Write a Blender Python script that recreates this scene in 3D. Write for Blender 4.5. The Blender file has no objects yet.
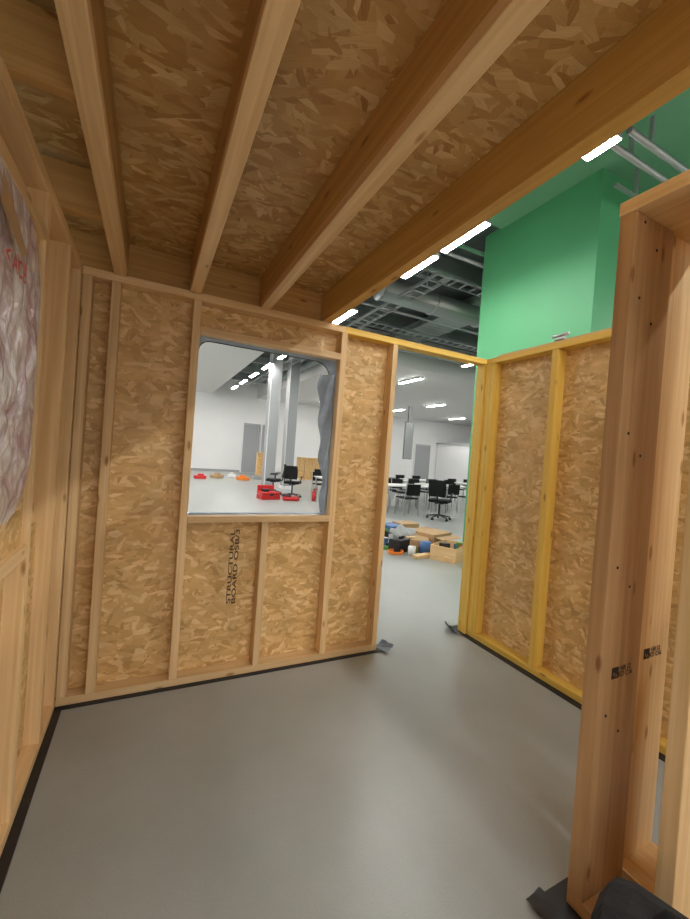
import bpy, bmesh, math, random
from mathutils import Vector, Matrix
random.seed(4)
S=bpy.context.scene
try: S.view_settings.view_transform='Standard'
except Exception: pass

# ---------------------------------------------------------------- materials
def newmat(name):
    m=bpy.data.materials.new(name); m.use_nodes=True
    nt=m.node_tree; return m,nt,nt.nodes['Principled BSDF']
def plain(name,col,rough=.6,metal=0,emit=0,noise=.0,nscale=20,bump=0):
    m,nt,b=newmat(name)
    b.inputs['Roughness'].default_value=rough; b.inputs['Metallic'].default_value=metal
    b.inputs['Base Color'].default_value=(*col,1)
    if noise or bump:
        tc=nt.nodes.new('ShaderNodeTexCoord'); n=nt.nodes.new('ShaderNodeTexNoise'); n.inputs['Scale'].default_value=nscale; n.inputs['Detail'].default_value=4
        nt.links.new(tc.outputs['Object'],n.inputs['Vector'])
        if noise:
            r=nt.nodes.new('ShaderNodeValToRGB'); r.color_ramp.elements[0].position=.3; r.color_ramp.elements[1].position=.7
            r.color_ramp.elements[0].color=(*[c*(1-noise) for c in col],1); r.color_ramp.elements[1].color=(*[min(1,c*(1+noise)) for c in col],1)
            nt.links.new(n.outputs['Fac'],r.inputs['Fac']); nt.links.new(r.outputs['Color'],b.inputs['Base Color'])
        if bump:
            bp=nt.nodes.new('ShaderNodeBump'); bp.inputs['Strength'].default_value=bump; bp.inputs['Distance'].default_value=.02
            nt.links.new(n.outputs['Fac'],bp.inputs['Height']); nt.links.new(bp.outputs['Normal'],b.inputs['Normal'])
    if emit:
        b.inputs['Emission Color'].default_value=(*col,1); b.inputs['Emission Strength'].default_value=emit
    return m
def osb(name,axes,gain=1.0,size=1.0,cols=None):
    m,nt,b=newmat(name); N=nt.nodes.new; L=nt.links.new
    tc=N('ShaderNodeTexCoord'); sep=N('ShaderNodeSeparateXYZ'); L(tc.outputs['Object'],sep.inputs[0])
    com=N('ShaderNodeCombineXYZ'); L(sep.outputs[axes[0]],com.inputs[0]); L(sep.outputs[axes[1]],com.inputs[1])
    dn=N('ShaderNodeTexNoise'); dn.inputs['Scale'].default_value=30; dn.inputs['Detail'].default_value=2; L(com.outputs[0],dn.inputs['Vector'])
    ds=N('ShaderNodeVectorMath'); ds.operation='MULTIPLY_ADD'; L(dn.outputs['Color'],ds.inputs[0]); ds.inputs[1].default_value=(.008,.008,0); L(com.outputs[0],ds.inputs[2])
    prev=None
    for i,(ang,ln,wd) in enumerate([(20,.10,.034),(95,.09,.028),(-35,.11,.036),(60,.085,.028),(150,.10,.032),(5,.075,.024)]):
        mp=N('ShaderNodeMapping'); mp.vector_type='TEXTURE'
        mp.inputs['Location'].default_value=(i*1.37,i*.71,0); mp.inputs['Rotation'].default_value=(0,0,math.radians(ang)); mp.inputs['Scale'].default_value=(ln*size,wd*size,1)
        L(ds.outputs[0],mp.inputs['Vector'])
        v=N('ShaderNodeTexVoronoi'); v.voronoi_dimensions='2D'; v.inputs['Scale'].default_value=1; L(mp.outputs[0],v.inputs['Vector'])
        sc=N('ShaderNodeSeparateColor'); L(v.outputs['Color'],sc.inputs[0])
        gn=N('ShaderNodeTexNoise'); gn.inputs['Scale'].default_value=1; gn.inputs['Detail'].default_value=3
        gm=N('ShaderNodeMapping'); gm.inputs['Scale'].default_value=(.9,11,1); L(mp.outputs[0],gm.inputs['Vector']); L(gm.outputs[0],gn.inputs['Vector'])
        ad=N('ShaderNodeMath'); ad.operation='MULTIPLY_ADD'; L(gn.outputs['Fac'],ad.inputs[0]); ad.inputs[1].default_value=.5; 
        ms=N('ShaderNodeMath'); ms.operation='MULTIPLY'; L(sc.outputs[0],ms.inputs[0]); ms.inputs[1].default_value=.72; L(ms.outputs[0],ad.inputs[2])
        if prev is None: prev=ad.outputs[0]
        else:
            gt=N('ShaderNodeMath'); gt.operation='GREATER_THAN'; L(sc.outputs[1],gt.inputs[0]); gt.inputs[1].default_value=.66
            mx=N('ShaderNodeMix'); mx.data_type='FLOAT'; L(gt.outputs[0],mx.inputs['Factor']); L(prev,mx.inputs['A']); L(ad.outputs[0],mx.inputs['B']); prev=mx.outputs['Result']
    r=N('ShaderNodeValToRGB'); e=r.color_ramp.elements
    cols=cols or [(.10,(.24,.10,.022)),(.24,(.45,.23,.062)),(.5,(.57,.325,.105)),(.78,(.64,.395,.15)),(1.0,(.80,.57,.27))]
    while len(e)<len(cols): e.new(.5)
    for k,(p,c) in enumerate(cols): e[k].position=p; e[k].color=(*[min(1,x*gain) for x in c],1)
    L(prev,r.inputs['Fac'])
    ln_=N('ShaderNodeTexNoise'); ln_.inputs['Scale'].default_value=5; ln_.inputs['Detail'].default_value=2; L(com.outputs[0],ln_.inputs['Vector'])
    mr=N('ShaderNodeMapRange'); mr.inputs['From Min'].default_value=.3; mr.inputs['From Max'].default_value=.7; mr.inputs['To Min'].default_value=.88; mr.inputs['To Max'].default_value=1.08; L(ln_.outputs['Fac'],mr.inputs['Value'])
    hs=N('ShaderNodeHueSaturation'); L(mr.outputs[0],hs.inputs['Value']); L(r.outputs['Color'],hs.inputs['Color'])
    L(hs.outputs['Color'],b.inputs['Base Color']); b.inputs['Roughness'].default_value=.5
    bp=N('ShaderNodeBump'); bp.inputs['Strength'].default_value=.25; bp.inputs['Distance'].default_value=.003; L(prev,bp.inputs['Height']); L(bp.outputs['Normal'],b.inputs['Normal'])
    return m
def pine(name,axis,a,bcol):
    m,nt,b=newmat(name); N=nt.nodes.new; L=nt.links.new
    tc=N('ShaderNodeTexCoord'); oi=N('ShaderNodeObjectInfo')
    mu=N('ShaderNodeMath'); mu.operation='MULTIPLY'; L(oi.outputs['Random'],mu.inputs[0]); mu.inputs[1].default_value=17
    ad=N('ShaderNodeVectorMath'); ad.operation='ADD'; L(tc.outputs['Object'],ad.inputs[0]); L(mu.outputs[0],ad.inputs[1])
    def mapped(al,ac):
        mp=N('ShaderNodeMapping'); s=[ac]*3; s[axis]=al; mp.inputs['Scale'].default_value=s; L(ad.outputs[0],mp.inputs['Vector']); return mp.outputs[0]
    n=N('ShaderNodeTexNoise'); n.inputs['Scale'].default_value=1; n.inputs['Detail'].default_value=5; n.inputs['Distortion'].default_value=.6; L(mapped(1.2,45),n.inputs['Vector'])
    r=N('ShaderNodeValToRGB'); r.color_ramp.elements[0].position=.34; r.color_ramp.elements[1].position=.68
    r.color_ramp.elements[0].color=(*bcol,1); r.color_ramp.elements[1].color=(*a,1); L(n.outputs['Fac'],r.inputs['Fac'])
    v=N('ShaderNodeTexVoronoi'); v.inputs['Scale'].default_value=1; L(mapped(4.0,12),v.inputs['Vector'])
    kr=N('ShaderNodeValToRGB'); kr.color_ramp.elements[0].position=.07; kr.color_ramp.elements[0].color=(.55,.42,.3,1); kr.color_ramp.elements[1].position=.15; kr.color_ramp.elements[1].color=(1,1,1,1); L(v.outputs['Distance'],kr.inputs['Fac'])
    mx=N('ShaderNodeMix'); mx.data_type='RGBA'; mx.blend_type='MULTIPLY'; mx.inputs['Factor'].default_value=1; L(r.outputs['Color'],mx.inputs['A']); L(kr.outputs['Color'],mx.inputs['B'])
    hs=N('ShaderNodeHueSaturation'); mr=N('ShaderNodeMapRange'); mr.inputs['To Min'].default_value=.9; mr.inputs['To Max'].default_value=1.1; L(oi.outputs['Random'],mr.inputs['Value']); L(mr.outputs[0],hs.inputs['Value']); L(mx.outputs['Result'],hs.inputs['Color'])
    L(hs.outputs['Color'],b.inputs['Base Color']); b.inputs['Roughness'].default_value=.55
    bp=N('ShaderNodeBump'); bp.inputs['Strength'].default_value=.12; bp.inputs['Distance'].default_value=.003; L(n.outputs['Fac'],bp.inputs['Height']); L(bp.outputs['Normal'],b.inputs['Normal'])
    return m
PALE=[(.08,(.27,.125,.035)),(.20,(.52,.29,.095)),(.45,(.655,.40,.15)),(.75,(.73,.475,.20)),(1.0,(.88,.65,.34))]
OSBX=osb('osb_xz',(0,2),1.0,.82,PALE); OSBY=osb('osb_yz',(1,2),1.0,.82,PALE); OSBC=osb('osb_xy',(0,1),.92,.95)
PINE=[pine('pine_%d'%i,i,(.80,.57,.31),(.66,.43,.20)) for i in range(3)]
YEL=[pine('pine_yellow_%d'%i,i,(.86,.57,.12),(.74,.45,.065)) for i in range(3)]
BEAM=[pine('pine_beam_%d'%i,i,(.72,.44,.13),(.60,.34,.08)) for i in range(3)]
DARKP=[pine('pine_dark_%d'%i,i,(.60,.35,.12),(.46,.25,.07)) for i in range(3)]  # darker brown pine for joist sides, rim board and blocking
ROSE=[pine('pine_red_%d'%i,i,(.58,.35,.17),(.44,.25,.11)) for i in range(3)]
WHITE=plain('white_paint',(.86,.86,.86),.6,noise=.02,nscale=.7)
CEILW=plain('ceiling_white',(.74,.74,.73),.8)
GREEN=plain('green_paint',(.082,.36,.155),.55,noise=.05,nscale=.8)
GREENC=plain('green_ceiling_paint',(.17,.41,.24),.6,noise=.05,nscale=.8)
DARK=plain('dark_deck',(.07,.09,.085),.7,noise=.3,nscale=2)
METAL=plain('galvanised_steel',(.42,.44,.44),.4,.7)
DUCTM=plain('duct_steel',(.26,.30,.29),.5,.4)
PIPEG=plain('pipe_green',(.10,.30,.17),.5)
BLACK=plain('black_plastic',(.012,.012,.013),.5)
FABB=plain('black_fabric',(.007,.007,.008),.95,noise=.3,nscale=60,bump=.3)
DPC=plain('black_membrane',(.012,.013,.016),.5,bump=.3,nscale=12)
DPCG=plain('grey_membrane',(.10,.12,.14),.4,noise=.3,nscale=10,bump=.5)
SHEET=plain('blue_grey_plastic_sheet',(.36,.43,.52),.25,.15,noise=.2,nscale=9,bump=.5)
LED=plain('led_diffuser',(1,.98,.94),.5,emit=108)
RED=plain('red_plastic',(.55,.02,.02),.4)
ORANGE=plain('orange_plastic',(.8,.22,.02),.45)
CARD=plain('cardboard',(.45,.29,.15),.8,noise=.1)
PAPER=plain('paper_white',(.75,.72,.65),.8)
TABLEW=plain('table_laminate',(.75,.75,.74),.35)
GREYP=plain('grey_panel',(.35,.36,.37),.6)
BLUEP=plain('blue_plastic',(.05,.14,.35),.5)
GRNC=plain('green_cloth',(.10,.28,.06),.8)
INK=plain('stencil_ink',(.09,.05,.025),.8)
INKD=plain('stamp_ink',(.03,.02,.015),.8)
def floormat():
    m,nt,b=newmat('grey_vinyl_floor'); N=nt.nodes.new; L=nt.links.new
    tc=N('ShaderNodeTexCoord'); n=N('ShaderNodeTexNoise'); n.inputs['Scale'].default_value=1.3; n.inputs['Detail'].default_value=6; n.inputs['Roughness'].default_value=.6; L(tc.outputs['Object'],n.inputs['Vector'])
    r=N('ShaderNodeValToRGB'); r.color_ramp.elements[0].position=.3; r.color_ramp.elements[1].position=.72
    r.color_ramp.elements[0].color=(.295,.31,.295,1); r.color_ramp.elements[1].color=(.36,.375,.36,1); L(n.outputs['Fac'],r.inputs['Fac']); 
    n2=N('ShaderNodeTexNoise'); n2.inputs['Scale'].default_value=160; n2.inputs['Detail'].default_value=2; L(tc.outputs['Object'],n2.inputs['Vector'])
    mx=N('ShaderNodeMix'); mx.data_type='RGBA'; mx.blend_type='OVERLAY'; mx.inputs['Factor'].default_value=.12; L(r.outputs['Color'],mx.inputs['A']); L(n2.outputs['Fac'],mx.inputs['B']); L(mx.outputs['Result'],b.inputs['Base Color'])
    mr=N('ShaderNodeMapRange'); mr.inputs['To Min'].default_value=.27; mr.inputs['To Max'].default_value=.42; L(n.outputs['Fac'],mr.inputs['Value']); L(mr.outputs[0],b.inputs['Roughness'])
    return m
FLOOR=floormat()
def foilmat():
    m,nt,b=newmat('silver_foil'); N=nt.nodes.new; L=nt.links.new
    b.inputs['Metallic'].default_value=.2; b.inputs['Roughness'].default_value=.24
    tc=N('ShaderNodeTexCoord'); v=N('ShaderNodeTexNoise'); v.inputs['Scale'].default_value=6; v.inputs['Distortion'].default_value=2; v.inputs['Detail'].default_value=5
    r=N('ShaderNodeValToRGB'); r.color_ramp.elements[0].position=.36; r.color_ramp.elements[0].color=(.62,.46,.52,1); r.color_ramp.elements[1].position=.60; r.color_ramp.elements[1].color=(.93,.90,.95,1)
    L(v.outputs['Fac'],r.inputs['Fac']); L(r.outputs['Color'],b.inputs['Base Color'])
    L(tc.outputs['Object'],v.inputs['Vector']); bp=N('ShaderNodeBump'); bp.inputs['Strength'].default_value=.7; bp.inputs['Distance'].default_value=.03; L(v.outputs['Fac'],bp.inputs['Height']); L(bp.outputs['Normal'],b.inputs['Normal'])
    return m
FOIL=foilmat()

# ---------------------------------------------------------------- helpers
def empty(name,loc=(0,0,0),rot=0):
    e=bpy.data.objects.new(name,None); S.collection.objects.link(e); e.location=loc; e.rotation_euler=(0,0,rot); return e
class B:
    def __init__(s): s.bm=bmesh.new(); s.m=[]
    def _i(s,mat):
        if mat not in s.m: s.m.append(mat)
        return s.m.index(mat)
    def _fin(s,n0,mat,smooth=False):
        s.bm.faces.ensure_lookup_table(); i=s._i(mat)
        for f in s.bm.faces[n0:]: f.material_index=i; f.smooth=smooth
    def box(s,x0,x1,y0,y1,z0,z1,mat,bev=0,M=None):
        n0=len(s.bm.faces)
        T=Matrix.Translation(((x0+x1)/2,(y0+y1)/2,(z0+z1)/2))@Matrix.Diagonal((abs(x1-x0),abs(y1-y0),abs(z1-z0),1))
        if M is not None: T=M@T
        r=bmesh.ops.create_cube(s.bm,size=1,matrix=T)
        if bev:
            ed=list({e for v in r['verts'] for e in v.link_edges})
            bmesh.ops.bevel(s.bm,geom=ed,offset=bev,segments=2,affect='EDGES',profile=.5)
        s._fin(n0,mat); return s
    def cyl(s,p0,p1,r,mat,r2=None,seg=16):
        n0=len(s.bm.faces); p0=Vector(p0);p1=Vector(p1); d=p1-p0
        M=Matrix.Translation((p0+p1)/2)@d.to_track_quat('Z','Y').to_matrix().to_4x4()
        bmesh.ops.create_cone(s.bm,cap_ends=True,segments=seg,radius1=r,radius2=r if r2 is None else r2,depth=d.length,matrix=M)
        s._fin(n0,mat,True); return s
    def sph(s,c,rad,mat,jit=0,sub=3):
        n0=len(s.bm.faces)
        r=bmesh.ops.create_icosphere(s.bm,subdivisions=sub,radius=1,matrix=Matrix.Translation(c)@Matrix.Diagonal((*rad,1)))
        if jit:
            for v in r['verts']:
                d=v.co-Vector(c); k=1+jit*(math.sin(v.co.x*31+v.co.z*17)+math.sin(v.co.y*27-v.co.z*23+1))*.5; v.co=Vector(c)+d*k
        s._fin(n0,mat,True); return s
    def faces(s,verts,faces,mat,smooth=False):
        n0=len(s.bm.faces); vs=[s.bm.verts.new(v) for v in verts]
        for f in faces: s.bm.faces.new([vs[i] for i in f])
        s._fin(n0,mat,smooth); return s
    def done(s,name,parent=None,loc=None,rot=0):
        me=bpy.data.meshes.new(name); s.bm.normal_update(); s.bm.to_mesh(me); s.bm.free()
        for m in s.m: me.materials.append(m)
        o=bpy.data.objects.new(name,me); S.collection.objects.link(o)
        if parent: o.parent=parent
        if loc is not None: o.location=loc; o.rotation_euler=(0,0,rot)
        return o
def board(name,x0,x1,y0,y1,z0,z1,fam,parent,bev=.003):
    d=[abs(x1-x0),abs(y1-y0),abs(z1-z0)]; ax=d.index(max(d))
    return B().box(x0,x1,y0,y1,z0,z1,fam[ax],bev).done(name,parent)
def panel(name,x0,x1,y0,y1,z0,z1,mat,parent): return B().box(x0,x1,y0,y1,z0,z1,mat).done(name,parent)
def tube(name,pts,r,mat,parent=None,cyc=False):
    c=bpy.data.curves.new(name,'CURVE'); c.dimensions='3D'; c.bevel_depth=r; c.bevel_resolution=3
    sp=c.splines.new('POLY'); sp.points.add(len(pts)-1); sp.use_cyclic_u=cyc
    for p,q in zip(sp.points,pts): p.co=(*q,1)
    o=bpy.data.objects.new(name,c); S.collection.objects.link(o); c.materials.append(mat)
    if parent: o.parent=parent
    return o
def text(name,body,size,M,parent,mat=INK,off=.015,wide=1):
    c=bpy.data.curves.new(name,'FONT'); c.body=body; c.size=size; c.align_x='CENTER'; c.align_y='CENTER'; c.offset=size*off; c.space_line=.85
    o=bpy.data.objects.new(name,c); S.collection.objects.link(o); o.matrix_world=M@Matrix.Diagonal((wide,1,1,1)); c.materials.append(mat); o.parent=parent; return o

# ---------------------------------------------------------------- hall shell
B().box(-12,24,-8,24,-.1,0,FLOOR).done('floor')
H=5.45
B().box(-12,24,24,24.2,0,H,WHITE).box(-12,24,23.97,24,0,.12,GREYP).done('wall_far')
B().box(-12.2,-12,-8,24.2,0,H,WHITE).done('wall_left_hall')
B().box(24,24.2,-8,24.2,0,H,WHITE).done('wall_right_hall')
ce=B().box(-12.2,24.2,-8,24.2,H,H+.15,DARK)
ce.box(-12,3.0,-8,24,4.5,4.56,CEILW); ce.box(2.94,3.0,-8,24,4.56,H,CEILW)
ce.box(5.6,24,10.8,24,4.5,4.56,CEILW); ce.box(5.6,24,10.8,10.86,4.56,H,CEILW); ce.box(5.6,5.66,10.86,24,4.56,H,CEILW)
ce.box(4.25,12,-4,4.9,H-.04,H,GREENC)
for y in [6.2,7.8,9.4,12,14.5,17,19.5,22]:
    ce.box(3.0,5.6 if y>10.8 else 16,y,y+.14,H-.3,H,METAL)
ce.done('ceiling')
g=B().box(5.0,5.98,3.25,5.25,2.0,H,GREEN); g.box(4.995,6.1,3.4,5.25,0,2.0,GREEN); g.box(5.98,9,3.9,5.25,0,H,GREEN)
g.done('wall_green_bulkhead')

def tray(x0,x1,y,z,alongx=True,w=.3):
    b=B()
    if alongx:
        b.box(x0,x1,y,y+.02,z,z+.06,METAL).box(x0,x1,y+w,y+w+.02,z,z+.06,METAL)
        x=x0
        while x<x1: b.box(x,x+.03,y+.02,y+w,z,z+.02,METAL); x+=.25
        for x in (x0+.5,(x0+x1)/2,x1-.5): b.cyl((x,y+w/2,z),(x,y+w/2,H-.31),.008,METAL,seg=6)
    else:
        b.box(y,y+.02,x0,x1,z,z+.06,METAL).box(y+w,y+w+.02,x0,x1,z,z+.06,METAL)
        x=x0
        while x<x1: b.box(y+.02,y+w,x,x+.03,z,z+.02,METAL); x+=.25
        for x in (x0+.5,(x0+x1)/2,x1-.5): b.cyl((y+w/2,x,z),(y+w/2,x,H-.31),.008,METAL,seg=6)
    return b.done('cable_tray')
tray(3.9,10,5.75,4.85); tray(3.9,12,8.6,4.8); tray(3.9,14,10.2,4.9)
tray(5.5,20,4.23,4.68,False)
def duct(p0,p1,r):
    b=B(); b.cyl(p0,p1,r,DUCTM,seg=24); p0=Vector(p0);p1=Vector(p1); d=p1-p0; n=int(d.length/1.2)
    for i in range(n+1):
        c=p0+d*(i/max(1,n)); u=d.normalized()*.02; b.cyl(c-u,c+u,r+.02,METAL,seg=24)
        b.cyl((c.x,c.y,c.z+r),(c.x,c.y,H-.31),.008,METAL,seg=6)
    return b.done('ventilation_duct')
duct((3.9,6.9,4.85),(13,6.9,4.85),.22); duct((5.3,10.9,4.9),(5.3,20,4.9),.17); duct((3.9,9.7,4.75),(14,9.7,4.75),.14)
b=B().box(6.1,7.0,5.5,10.5,4.98,5.14,DUCTM)
for y in (6,7.2,8.4,9.6): b.box(6.08,7.02,y,y+.04,4.97,5.145,METAL)
b.done('ventilation_duct')
for z,y,m in ((5.2,5.35,PIPEG),(5.1,5.5,METAL),(5.05,7.5,PIPEG),(5.0,8.1,METAL)):
    b=B().cyl((3.9,y,z),(12,y,z),.035,m)
    for x in (4,6.5,9): b.cyl((x,y,z),(x,y,H-.31),.008,METAL,seg=6)
    b.done('service_pipe')
for y,z in ((2.75,5.1),(2.55,5.1),(1.9,5.0)):
    b=B().cyl((4.3,y,z),(8.4,y,z),.035,METAL)
    for x in (4.7,6,7.5): b.box(x-.02,x+.02,y-.02,y+.02,z,H-.041,METAL)
    b.done('service_pipe')
B().box(4.9,6.0,3.0,3.04,5.0,5.04,METAL).box(5.3,5.34,3.0,3.04,5.04,H-.041,METAL).box(5.9,5.94,3.0,3.04,5.04,H-.041,METAL).done('pipe_bracket')

def lum(x,y,L,z=4.5,hang=True):
    b=B(); b.box(x-.07,x+.07,y-L/2,y+L/2,z+.012,z+.07,METAL); b.box(x-.06,x+.06,y-L/2+.01,y+L/2-.01,z,z+.012,LED)
    if hang:
        for s in (-.4,.4): b.cyl((x,y+s*L,z+.07),(x,y+s*L,H-.31),.004,METAL,seg=6)
    b.done('ceiling_light')
for y in (-4.6,-2.6,-.4): lum(3.65,y,1.6)
lum(3.58,2.38,.32)
for y in (4.2,5.2): lum(3.6,y,.85)
lum(3.65,7.95,1.0)
for y in (10.2,12.3,14.4,16.5,18.6,20.7): lum(3.65,y,1.2)
for y in (2.2,6.5,8.9): lum(8.6,y,1.4)
for x in (8.6,13.4,18.2):
    for y in (12.4,16.8,20.5): lum(x,y,1.4,4.42,False)
for x in (-1.6,-6):
    for y in (6,10,14,18,22): lum(x,y,1.4,4.42,False)
for y in (9,13,17): lum(.5,y,1.4,4.42,False)  # unseen row, added to light the left faces of the columns
for x in (-1,1.6):  # rows added out of view behind the camera to light the back wall
    for y in (-2.2,-4.6,-7): lum(x,y,1.4,4.42,False)

for x,y in ((3.95,14.3),(4.85,14.9)):
    B().box(x-.2,x+.2,y-.2,y+.2,0,H,WHITE,.02).box(x-.215,x+.215,y-.215,y+.215,0,.12,GREYP).done('structural_column')
def wallpanel(x0,x1,z1,mat,name):
    B().box(x0,x1,23.9,23.96,0,z1,mat,.01).box(x0-.06,x0,23.88,23.96,0,z1+.06,GREYP).box(x1,x1+.06,23.88,23.96,0,z1+.06,GREYP).box(x0,x1,23.88,23.96,z1,z1+.06,GREYP).done(name)
wallpanel(4.9,5.8,2.9,WHITE,'door_1'); wallpanel(6.0,6.9,2.9,WHITE,'door_2'); wallpanel(17.5,18.8,2.6,WHITE,'door_3')
B().box(12.78,13.36,18.55,18.65,1.5,3.6,FABB,.02).box(12.95,12.98,18.58,18.61,3.6,4.5,METAL).box(13.15,13.18,18.58,18.61,3.6,4.5,METAL).box(13.05,13.09,18.58,18.62,0,1.5,WHITE).box(12.8,13.34,18.4,18.8,0,.02,WHITE).done('black_display_panel')
B().box(19.5,23,20,23.9,0,2.8,WHITE).box(19.4,23.1,19.95,23.9,2.8,2.9,GREYP).done('wall_partition_far')

# ---------------------------------------------------------------- timber room
WT=2.39; PT=.045
wb=empty('wall_back'); Y0,Y1=2.55,2.64
board('bottom_plate',-.38,1.64,Y0,Y1,.006,.05,PINE,wb); board('top_plate',-.47,1.19,Y0,Y1,WT-PT,WT,PINE,wb)
board('door_header',1.19,2.64,Y0,Y1,WT-PT,WT,YEL,wb)
for i,(x,w) in enumerate([(-.38,.045),(-.245,.045),(.18,.045),(1.165,.045),(1.597,.043)]):
    board('stud_%d'%i,x,x+w,Y0,Y1,.05,WT-PT,PINE,wb)
board('cripple_stud',.685,.73,Y0,Y1,.05,1.0,PINE,wb)
board('window_sill',.225,1.165,Y0-.004,Y1,1.0,1.04,PINE,wb); board('window_lintel',.225,1.165,Y0,Y1,2.15,2.195,PINE,wb)
T=.015
panel('osb_left',-.5,.225,Y1,Y1+T,0.01,WT,OSBX,wb); panel('osb_right',1.165,1.64,Y1,Y1+T,0.01,WT,OSBX,wb)
panel('osb_below_window',.225,1.165,Y1,Y1+T,0.01,1.04,OSBX,wb); panel('osb_above_window',.225,1.165,Y1,Y1+T,2.15,WT,OSBX,wb)
panel('damp_proof_course',-.42,1.66,Y0-.03,Y1+.03,.001,.006,DPC,wb)
Mx=Matrix.Translation((.535,Y1-.0015,.69))@Matrix.Rotation(math.radians(-90),4,'Y')@Matrix.Rotation(math.radians(90),4,'X')
text('stencil_print','STRUCTURAL\nBOARD OSB/3',.038,Mx,wb,INK,.02,2.1)
w1=empty('window_1')
def rrect(x0,x1,z0,z1,rl,rr_,n=6):
    pts=[]
    for cx,cz,a0,r in ((x1-rr_,z1-rr_,0,rr_),(x0+rl,z1-rl,90,rl),(x0+.01,z0+.01,180,.01),(x1-.01,z0+.01,270,.01)):
        for k in range(n+1):
            a=math.radians(a0+90*k/n); pts.append((cx+r*math.cos(a),cz+r*math.sin(a)))
    return pts
inn=rrect(.232,1.145,1.044,2.14,.07,.12); out=rrect(.2,1.2,1.0,2.2,.02,.02); n=len(inn)
vv=[(x,Y1+.03+.004*math.sin(i*2),z) for i,(x,z) in enumerate(inn)]+[(x,Y1+.022,z) for x,z in out]+[(x,Y1-.03,z) for x,z in rrect(.2262,1.162,1.0425,2.1485,.01,.01)]
ff=[(i,(i+1)%n,n+(i+1)%n,n+i) for i in range(n)]+[(i,(i+1)%n,2*n+(i+1)%n,2*n+i) for i in range(n)]
B().faces(vv,ff,SHEET,True).done('membrane_lining',w1)
tube('membrane_edge',[(x,Y1+.03,z) for x,z in inn[:2*7]],.004,DPC,w1)
n=30; vs=[]
for j in range(n+1):
    for i in range(9):
        z=1.05+j/n*1.0; u=i/8; wdt=.05+.03*math.sin(z*4.2)+.012*math.sin(z*23)+.05*max(0,z-1.75)
        vs.append((1.158-wdt*u,Y1-.02+.06*u+.012*math.sin(z*14+u*6),z))
fs=[(j*9+i,j*9+i+1,(j+1)*9+i+1,(j+1)*9+i) for j in range(n) for i in range(8)]
B().faces(vs,fs,SHEET,True).done('loose_sheet',w1)

# left wall
wl=empty('wall_left'); X1,X0=-.38,-.47
board('bottom_plate',X0,X1,-.6,2.55,.006,.05,PINE,wl); board('top_plate',X0,X1,-.6,2.55,WT-PT,WT,PINE,wl)
for i,y in enumerate([-.55,.1,.60,1.78,2.20,2.495]): board('stud_%d'%i,X0,X1,y,y+.045,.05,WT-PT,PINE,wl)
board('window_sill',X0,X1+.004,.645,1.78,1.03,1.075,PINE,wl); board('window_lintel',X0,X1,.645,1.78,2.17,2.215,PINE,wl)
for i,y in enumerate([1.0,1.4]): board('cripple_%d'%i,X0,X1,y,y+.045,.05,1.03,PINE,wl)
panel('osb_low',X0-T,X0+.03,-.6,2.64,0.01,1.075,OSBY,wl); panel('osb_high',X0-T,X0,-.6,2.64,2.17,WT,OSBY,wl)
panel('osb_near',X0-T,X0,-.6,.62,1.075,2.17,OSBY,wl); panel('osb_far',X0-T,X0,1.8,2.64,1.075,2.17,OSBY,wl)
panel('damp_proof_course',X0-.03,X1+.035,-.6,2.54,.001,.006,DPC,wl)
w2=empty('window_2'); b=B(); NY,NZ=110,110; vs=[];
from mathutils import noise
for j in range(NZ+1):
    for i in range(NY+1):
        y=.66+i/NY*1.10; z=1.20+j/NZ*.97
        r=.24; cy=min(max(y,.66+r),1.76-r); cz=min(max(z,1.20+r),2.17-r); d=math.hypot(y-cy,z-cz)
        if y!=cy and z!=cz:
            m_=max(abs(y-cy),abs(z-cz)); k=m_/d if d else 1; y=cy+(y-cy)*k; z=cz+(z-cz)*k
        q=.8*abs(noise.noise(Vector((y*5,z*2.5,.3))))+.5*abs(noise.noise(Vector((y*11,z*6,5))))+.2*abs(noise.noise(Vector((y*26,z*15,9))))
        e_=min(1,min(i,NY-i,j,NZ-j)/8)
        y+=.012*noise.noise(Vector((z*12,0,1)))
        vs.append((-.382+.030*q*e_,y,z))
fs=[(j*(NY+1)+i,j*(NY+1)+i+1,(j+1)*(NY+1)+i+1,(j+1)*(NY+1)+i) for j in range(NZ) for i in range(NY)]
b.faces(vs,fs,FOIL,True).done('foil_sheet',w2)
B().box(-.42,-.395,.66,1.76,1.075,2.165,OSBY).done('backing_board',w2)
b=B(); b.faces([(-.350,1.22,2.10),(-.350,1.44,1.99),(-.350,1.40,1.96),(-.350,1.22,2.02)],[(0,1,2,3)],CARD); b.done('tape',w2)
text('label_print','< ACE',.065,Matrix.Translation((-.348,1.35,1.92))@Matrix.Rotation(math.radians(90),4,'Z')@Matrix.Rotation(math.radians(90),4,'X'),w2,RED,.02)

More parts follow.
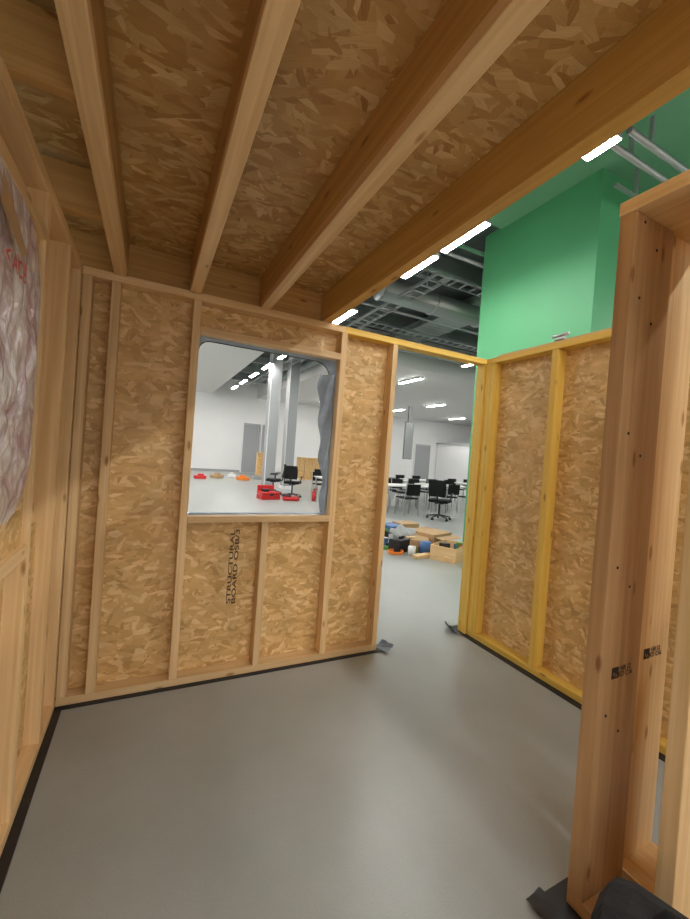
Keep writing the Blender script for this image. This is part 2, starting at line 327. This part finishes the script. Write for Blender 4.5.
# right wall
wr=empty('wall_right'); RX0,RX1=2.55,2.64
board('bottom_plate',RX0,RX1,-.6,2.55,.006,.05,YEL,wr); board('top_plate',RX0,RX1,-.6,2.55,WT-PT,WT,YEL,wr)
board('top_plate_upper',RX0+.02,RX1+.02,-.6,2.45,WT,WT+.02,PINE,wr)
for i,y in enumerate([.1,.7,1.3,1.88,2.46,2.505]): board('stud_%d'%i,RX0,RX1,y,y+(.045 if i!=3 else .05),.05,WT-PT,YEL,wr)
board('end_post',RX0-.02,RX0+.07,2.552,2.64,.006,WT-PT,YEL,wr)
panel('osb_sheet',RX1,RX1+T,-.6,2.64,.01,WT,OSBY,wr)
panel('damp_proof_course',RX0-.05,RX1+.03,-.6,2.72,.001,.006,DPC,wr)
B().box(2.56,2.62,1.86,1.93,WT+.021,WT+.03,METAL,.002).box(2.585,2.592,1.86,1.93,WT+.03,WT+.07,METAL).cyl((2.59,1.84,WT+.06),(2.59,1.96,WT+.06),.012,METAL).cyl((2.60,1.9,WT+.03),(2.66,1.9,WT+.08),.008,METAL).done('clamp_bracket')

# near partition
wp=empty('wall_partition'); PX0,PX1=1.37,1.60
board('bottom_plate',PX0,PX1,-.6,.82,.006,.05,ROSE,wp); board('top_plate',PX0-.005,PX1,-.6,.822,WT-PT,WT,PINE,wp)
board('stud_1',PX0,PX1,.768,.82,.05,WT-PT,ROSE,wp); board('stud_2',PX0,PX1,.53,.575,.05,WT-PT,PINE,wp); board('stud_3',PX0,PX1,.0,.045,.05,WT-PT,ROSE,wp)
board('post_outer',1.63,1.86,.80,.845,.05,WT-.02,PINE,wp); board('outer_plate',1.63,1.86,-.6,.845,.006,.05,PINE,wp); board('outer_stud',1.63,1.86,.50,.545,.05,WT-PT,PINE,wp); board('outer_top_plate',1.63,1.86,-.6,.845,WT-.02,WT+.02,PINE,wp)
panel('damp_proof_course',PX0-.05,PX1+.25,-.6,.87,.001,.005,DPC,wp)
def stamp(name,x,y,z,s=1):
    b=B(); k=0; rnd=random.Random(7)
    for i in range(7):
        for j in range(7):
            if rnd.random()<.62 or i in(0,6) or j in (0,6): b.box(x+i*.0055*s,x+i*.0055*s+.0052*s,y-.0008,y,z+j*.0055*s,z+j*.0055*s+.0052*s,INKD)
    b.done(name,wp)
    text(name+'_text','HB 12\nKD C16',.024*s,Matrix.Translation((x+.078*s,y-.001,z+.02))@Matrix.Rotation(math.radians(90),4,'X'),wp,INKD,.03)
stamp('grade_stamp',1.435,.7675,.79); stamp('grade_stamp_2',1.69,.7995,.80)
b=B()
for z in (.6,1.1,1.55,2.0,2.25): b.cyl((1.5,.766,z),(1.5,.769,z),.005,BLACK,seg=10).cyl((1.42,.766,z+.07),(1.42,.769,z+.07),.005,BLACK,seg=10)
b.done('screw_heads',wp)

def flap(name,cx,cy,sx,sy,h,mat,rot):
    b=B(); n=12; vs=[];
    for j in range(n+1):
        for i in range(n+1):
            u=i/n-.5; v=j/n-.5; z=.008+h*max(0,u+.1)**2*4+h*.35*abs(math.sin(u*7+v*5)); vs.append((u*sx,v*sy,z))
    fs=[(j*(n+1)+i,j*(n+1)+i+1,(j+1)*(n+1)+i+1,(j+1)*(n+1)+i) for j in range(n) for i in range(n)]
    return b.faces(vs,fs,mat,True).done(name,None,(cx,cy,0),rot)
flap('membrane_offcut',1.71,2.56,.10,.12,.02,DPCG,.3); flap('membrane_offcut',2.47,2.64,.07,.16,.03,DPC,2.9); flap('membrane_offcut',1.29,.80,.09,.16,.006,DPC,3.3)

# roof
rf=empty('ceiling_timber'); JZ0,JZ1=WT,2.59
for i,x in enumerate([-.235,.155,.575]):
    board('joist_%d'%i,x,x+.06,-.6,2.60,JZ0+.001,JZ1,DARKP,rf)
    board('joist_underside_%d'%i,x-.001,x+.061,-.6,2.549,JZ0-.012,JZ0+.03,PINE,rf)  # paler strip along the underside of each joist
board('edge_beam',1.015,1.075,-.6,2.64,WT+.001,2.64,BEAM,rf)
board('rim_board',-.8,1.012,2.602,2.64,WT+.001,JZ1,DARKP,rf)
for i,y in enumerate([.66,1.30,1.96]): board('blocking_%d'%i,-.8,-.237,y,y+.045,WT+.002,JZ1-.02,DARKP,rf)
panel('osb_deck',-.85,1.013,-.6,2.64,JZ1,JZ1+.02,OSBC,rf)

# ---------------------------------------------------------------- furniture
def office_chair(loc,rot,sc=1):
    e=empty('office_chair',loc,rot)
    b=B()
    for k in range(5):
        a=k*2*math.pi/5; c,s=math.cos(a),math.sin(a)
        b.cyl((0,0,.12),(c*.3,s*.3,.075),.022,BLACK,.014,seg=8)
        b.cyl((c*.3-s*.025,s*.3+c*.025,.03),(c*.3+s*.025,s*.3-c*.025,.03),.03,BLACK,seg=12); b.cyl((c*.3,s*.3,.04),(c*.3,s*.3,.09),.01,BLACK,seg=6)
    b.cyl((0,0,.1),(0,0,.42),.028,METAL); b.box(-.1,.1,-.1,.1,.40,.44,BLACK,.01); b.done('base',e)
    B().box(-.25,.25,-.24,.24,.44,.52,FABB,.03).done('seat',e)
    b=B(); n=8; vs=[]
    for side in (0,.045):
        for j in range(n+1):
            for i in range(n+1):
                u=i/n*2-1; v=j/n; w=.22*(1-.12*(2*v-1)**2); vs.append((u*w,.25+side+.06*v-.05*u*u*-1*.6+.03*math.sin(v*3.14),.60+v*.42))
    q=(n+1)**2
    fs=[(s*q+j*(n+1)+i,s*q+j*(n+1)+i+1,s*q+(j+1)*(n+1)+i+1,s*q+(j+1)*(n+1)+i) for s in (0,1) for j in range(n) for i in range(n)]
    rim=[j for j in range(n+1)]+[j*(n+1)+n for j in range(1,n+1)]+[n*(n+1)+i for i in range(n-1,-1,-1)]+[j*(n+1) for j in range(n-1,0,-1)]
    fs+=[(rim[k],rim[(k+1)%len(rim)],q+rim[(k+1)%len(rim)],q+rim[k]) for k in range(len(rim))]
    b.faces(vs,fs,FABB,True); b.cyl((0,.12,.42),(0,.30,.48),.02,BLACK); b.cyl((0,.30,.47),(0,.32,.75),.02,BLACK); b.done('backrest',e)
    b=B()
    for s in (-1,1): b.cyl((s*.25,.05,.47),(s*.29,.05,.66),.014,BLACK,seg=8).box(s*.29-.03,s*.29+.03,-.12,.14,.66,.69,BLACK,.01)
    b.done('armrests',e); return e
def meeting_chair(loc,rot):
    e=empty('meeting_chair',loc,rot); b=B()
    for sx in (-.22,.22):
        b.cyl((sx,-.2,0),(sx,-.2,.44),.012,METAL,seg=8).cyl((sx,.24,0),(sx,.2,.44),.012,METAL,seg=8).cyl((sx,.2,.44),(sx,.26,.85),.012,METAL,seg=8).cyl((sx,-.2,.44),(sx,.2,.44),.012,METAL,seg=8)
    b.done('frame',e); B().box(-.22,.22,-.22,.2,.44,.48,FABB,.015).done('seat',e)
    B().box(-.21,.21,.22,.25,.56,.86,FABB,.01,M=Matrix.Rotation(math.radians(-3),4,'X')).done('backrest',e)
def table(loc,rot,l=1.6,w=.8):
    e=empty('meeting_table',loc,rot); B().box(-l/2,l/2,-w/2,w/2,.72,.75,TABLEW,.005).done('top',e); b=B()
    for sx in (-1,1):
        for sy in (-1,1): b.cyl((sx*(l/2-.06),sy*(w/2-.06),0),(sx*(l/2-.06),sy*(w/2-.06),.72),.02,METAL,seg=10)
        b.box(sx*(l/2-.06)-.015,sx*(l/2-.06)+.015,-w/2+.06,w/2-.06,.68,.72,METAL)
    b.box(-l/2+.06,l/2-.06,-.015,.015,.68,.72,METAL); b.done('legs',e)
office_chair((4.15,12.1,0),2.6); office_chair((3.75,12.9,0),-1.9)
office_chair((6.75,8.0,0),2.2)
TB=((6.6,9.4),(8.4,9.9),(7.4,11.6),(9.4,12.2),(11.2,11.2),(5.5,11.3),(6.4,13.4))
for x,y in TB:
    table((x,y,0),0)
    for dx,sy in ((-.4,-1),(.4,-1),(-.4,1),(.4,1)):
        if (x,y,dx,sy)==(6.6,9.4,.4,-1): continue
        meeting_chair((x+dx,y+sy*.72,0),0 if sy>0 else math.pi)
e=empty('red_tool_case',(3.25,11.6,0),.2)
B().box(-.3,.3,-.2,.2,0,.14,RED,.02).box(-.3,.3,-.2,.2,.15,.22,RED,.02).box(-.06,.06,-.22,-.2,.12,.18,BLACK,.005).done('case',e)
B().box(-.28,.28,.18,.22,.2,.4,RED,.02,M=None).cyl((-.1,-.24,.3),(.1,-.24,.3),.015,BLACK).done('lid',e)
B().box(-.2,.0,-.05,.12,.22,.3,BLACK,.01).done('tool',e)
e=empty('red_tool_bag',(3.85,11.3,0),-.2); B().box(-.25,.25,-.14,.14,0,.12,RED,.05).box(-.25,.0,-.1,.1,.12,.16,BLACK,.015).cyl((-.12,0,.19),(.12,0,.19),.014,BLACK).box(-.13,-.11,-.02,.02,.1,.2,BLACK).box(.11,.13,-.02,.02,.1,.2,BLACK).done('bag',e)
B().cyl((0,0,0),(0,0,.28),.06,RED).sph((0,0,.28),(.06,.06,.05),RED).cyl((0,0,.3),(0,0,.38),.02,BLACK).box(-.02,.1,-.015,.015,.36,.39,BLACK).done('fire_extinguisher',None,(4.55,11.2,0))
def frame(loc,w,h,rot=0):
    b=B()
    x=-w/2
    while x<=w/2+.01: b.box(x-.03,x+.03,-.04,.04,.05,h-.05,PINE[2]); x+=w/3
    b.box(-w/2-.03,w/2+.03,-.05,.05,0,.05,PINE[0]).box(-w/2-.03,w/2+.03,-.05,.05,h-.05,h,PINE[0]); b.box(-w/2,w/2,.05,.065,0,h,OSBX)
    b.done('timber_frame_panel',None,loc,rot)
frame((5.6,20.9,0),1.0,1.3); frame((7.7,19.9,0),1.5,1.2,.2); frame((9.5,19,0),1.0,1.0,-.2)
for i in range(8):
    b=B(); m=[RED,CARD,TABLEW,ORANGE,GREYP][i%5]; b.box(-.25,.25,-.2,.2,0,.14,m,.02).box(-.1,.15,-.1,.1,.14,.22,m,.02); b.done('storage_tub',None,(2.0+i*.62+.2*(i%3),18.2+(i%3)*.8,0),i*.7)
e=empty('tool_and_material_heap',(0,0,0))
def cb(x,y,z,sx,sy,sz,m,r=0,name='box'):
    B().box(-sx/2,sx/2,-sy/2,sy/2,0,sz,m,.008).done(name,e,(x,y,z),r)
b=B()
b.box(-.3,.3,-.2,-.185,0,.22,PINE[0]).box(-.3,.3,.185,.2,0,.22,PINE[0]).box(-.3,-.285,-.185,.185,0,.22,PINE[1]).box(.285,.3,-.185,.185,0,.22,PINE[1]).box(-.285,.285,-.185,.185,0,.015,PINE[0]); b.done('open_crate',e,(4.25,4.72,0),.5)
b=B(); b.box(-.28,.28,-.2,.2,0,.26,CARD,.005); b.box(-.28,.28,-.36,-.2,.255,.26,CARD,M=Matrix.Rotation(.15,4,'X')).box(-.28,.28,.2,.36,.255,.26,CARD); b.done('cardboard_box',e,(4.5,5.45,0),.3)
cb(4.1,5.3,0,.5,.3,.2,CARD,.9,'carton'); cb(3.85,4.85,0,.4,.12,.05,PINE[0],.2,'timber_offcut'); cb(4.45,4.4,0,.7,.1,.05,PINE[0],.5,'timber_offcut'); cb(4.2,4.72,.05,.6,.1,.04,PINE[0],.9,'timber_offcut')
cb(3.95,5.95,0,.35,.3,.3,BLUEP,.4,'blue_tub'); cb(4.3,6.0,0,.4,.3,.32,CARD,.1,'carton')
cb(3.72,5.28,0,.4,.22,.2,BLACK,.4,'tool_case'); cb(3.72,5.28,.2,.12,.03,.04,BLACK,.4,'tool_case_handle'); B().sph((3.95,5.6,.15),(.25,.2,.17),GREYP,.35).done('grey_bag',e)
B().sph((4.74,4.72,.1),(.14,.13,.1),ORANGE,.25).done('orange_sack',e); B().sph((3.7,5.95,.12),(.25,.2,.14),GRNC,.3).done('green_cloth',e)
B().cyl((4.0,5.0,0),(4.0,5.0,.2),.09,BLUEP).done('paint_tin',e); B().cyl((3.72,4.98,0),(3.72,4.98,.14),.06,TABLEW).done('white_tin',e)
rnd=random.Random(11); mats=[RED,ORANGE,BLACK,TABLEW,BLUEP,CARD,GREYP,GRNC,PINE[0],BLACK,CARD]
b=B()
for k in range(80):
    t=rnd.random(); x=3.55+t*1.15+rnd.uniform(-.12,.12); y=5.75-t*1.05+rnd.uniform(-.35,.35); s=rnd.uniform(.03,.1); m=mats[k%len(mats)]
    Mr=Matrix.Translation((x,y,0))@Matrix.Rotation(rnd.uniform(0,3),4,'Z')
    z0=rnd.choice([0,0,.02,.12])
    if k%3==0: b.cyl(Mr@Vector((-s,0,z0+.03)),Mr@Vector((s,0,z0+.03)),.03,m,seg=10)
    else: b.box(-s,s,-s*.6,s*.6,0,z0+s*1.2,m,.004,M=Mr)
b.done('loose_tools',e)
B().box(3.5,3.75,6.3,6.6,0,.3,GREYP,.03).done('grey_tub',e); B().sph((3.62,6.45,.3),(.14,.13,.08),ORANGE,.3).done('hi_vis_vest',e)
pts=[(3.5+.12*math.cos(t*.6),5.1+.12*math.sin(t*.6),.015+.004*t/3) for t in range(34)]
tube('orange_cable_coil',pts,.01,ORANGE,e)
e=empty('black_rucksack',(1.15,.42,0),.3)
b=B(); b.box(-.11,.11,-.17,.17,0,.44,FABB,.07); b.box(-.15,-.10,-.12,.12,.04,.22,FABB,.024); b.done('body',e)
tube('carry_handle',[(0,-.05,.43),(0,-.03,.47),(0,.03,.47),(0,.05,.43)],.01,FABB,e)

# ---------------------------------------------------------------- world and camera
w=bpy.data.worlds.new('world'); S.world=w; w.use_nodes=True
w.node_tree.nodes['Background'].inputs[0].default_value=(1,.97,.92,1); w.node_tree.nodes['Background'].inputs[1].default_value=1.3
a=math.radians(26.24); p=math.radians(.65); th=math.radians(4.14)
F=Vector((math.sin(a)*math.cos(p),math.cos(a)*math.cos(p),-math.sin(p))); R=Vector((math.cos(a),-math.sin(a),0)); U=R.cross(F)
Rc=R*math.cos(th)+U*math.sin(th); Uc=-R*math.sin(th)+U*math.cos(th)
cam=bpy.data.cameras.new('camera'); co=bpy.data.objects.new('camera',cam); S.collection.objects.link(co)
M=Matrix((Rc,Uc,-F)).transposed().to_4x4(); M.translation=(0,0,1.48); co.matrix_world=M
cam.sensor_fit='HORIZONTAL'; cam.sensor_width=36; cam.lens=395/690*36; cam.clip_start=.05; cam.clip_end=200
S.camera=co
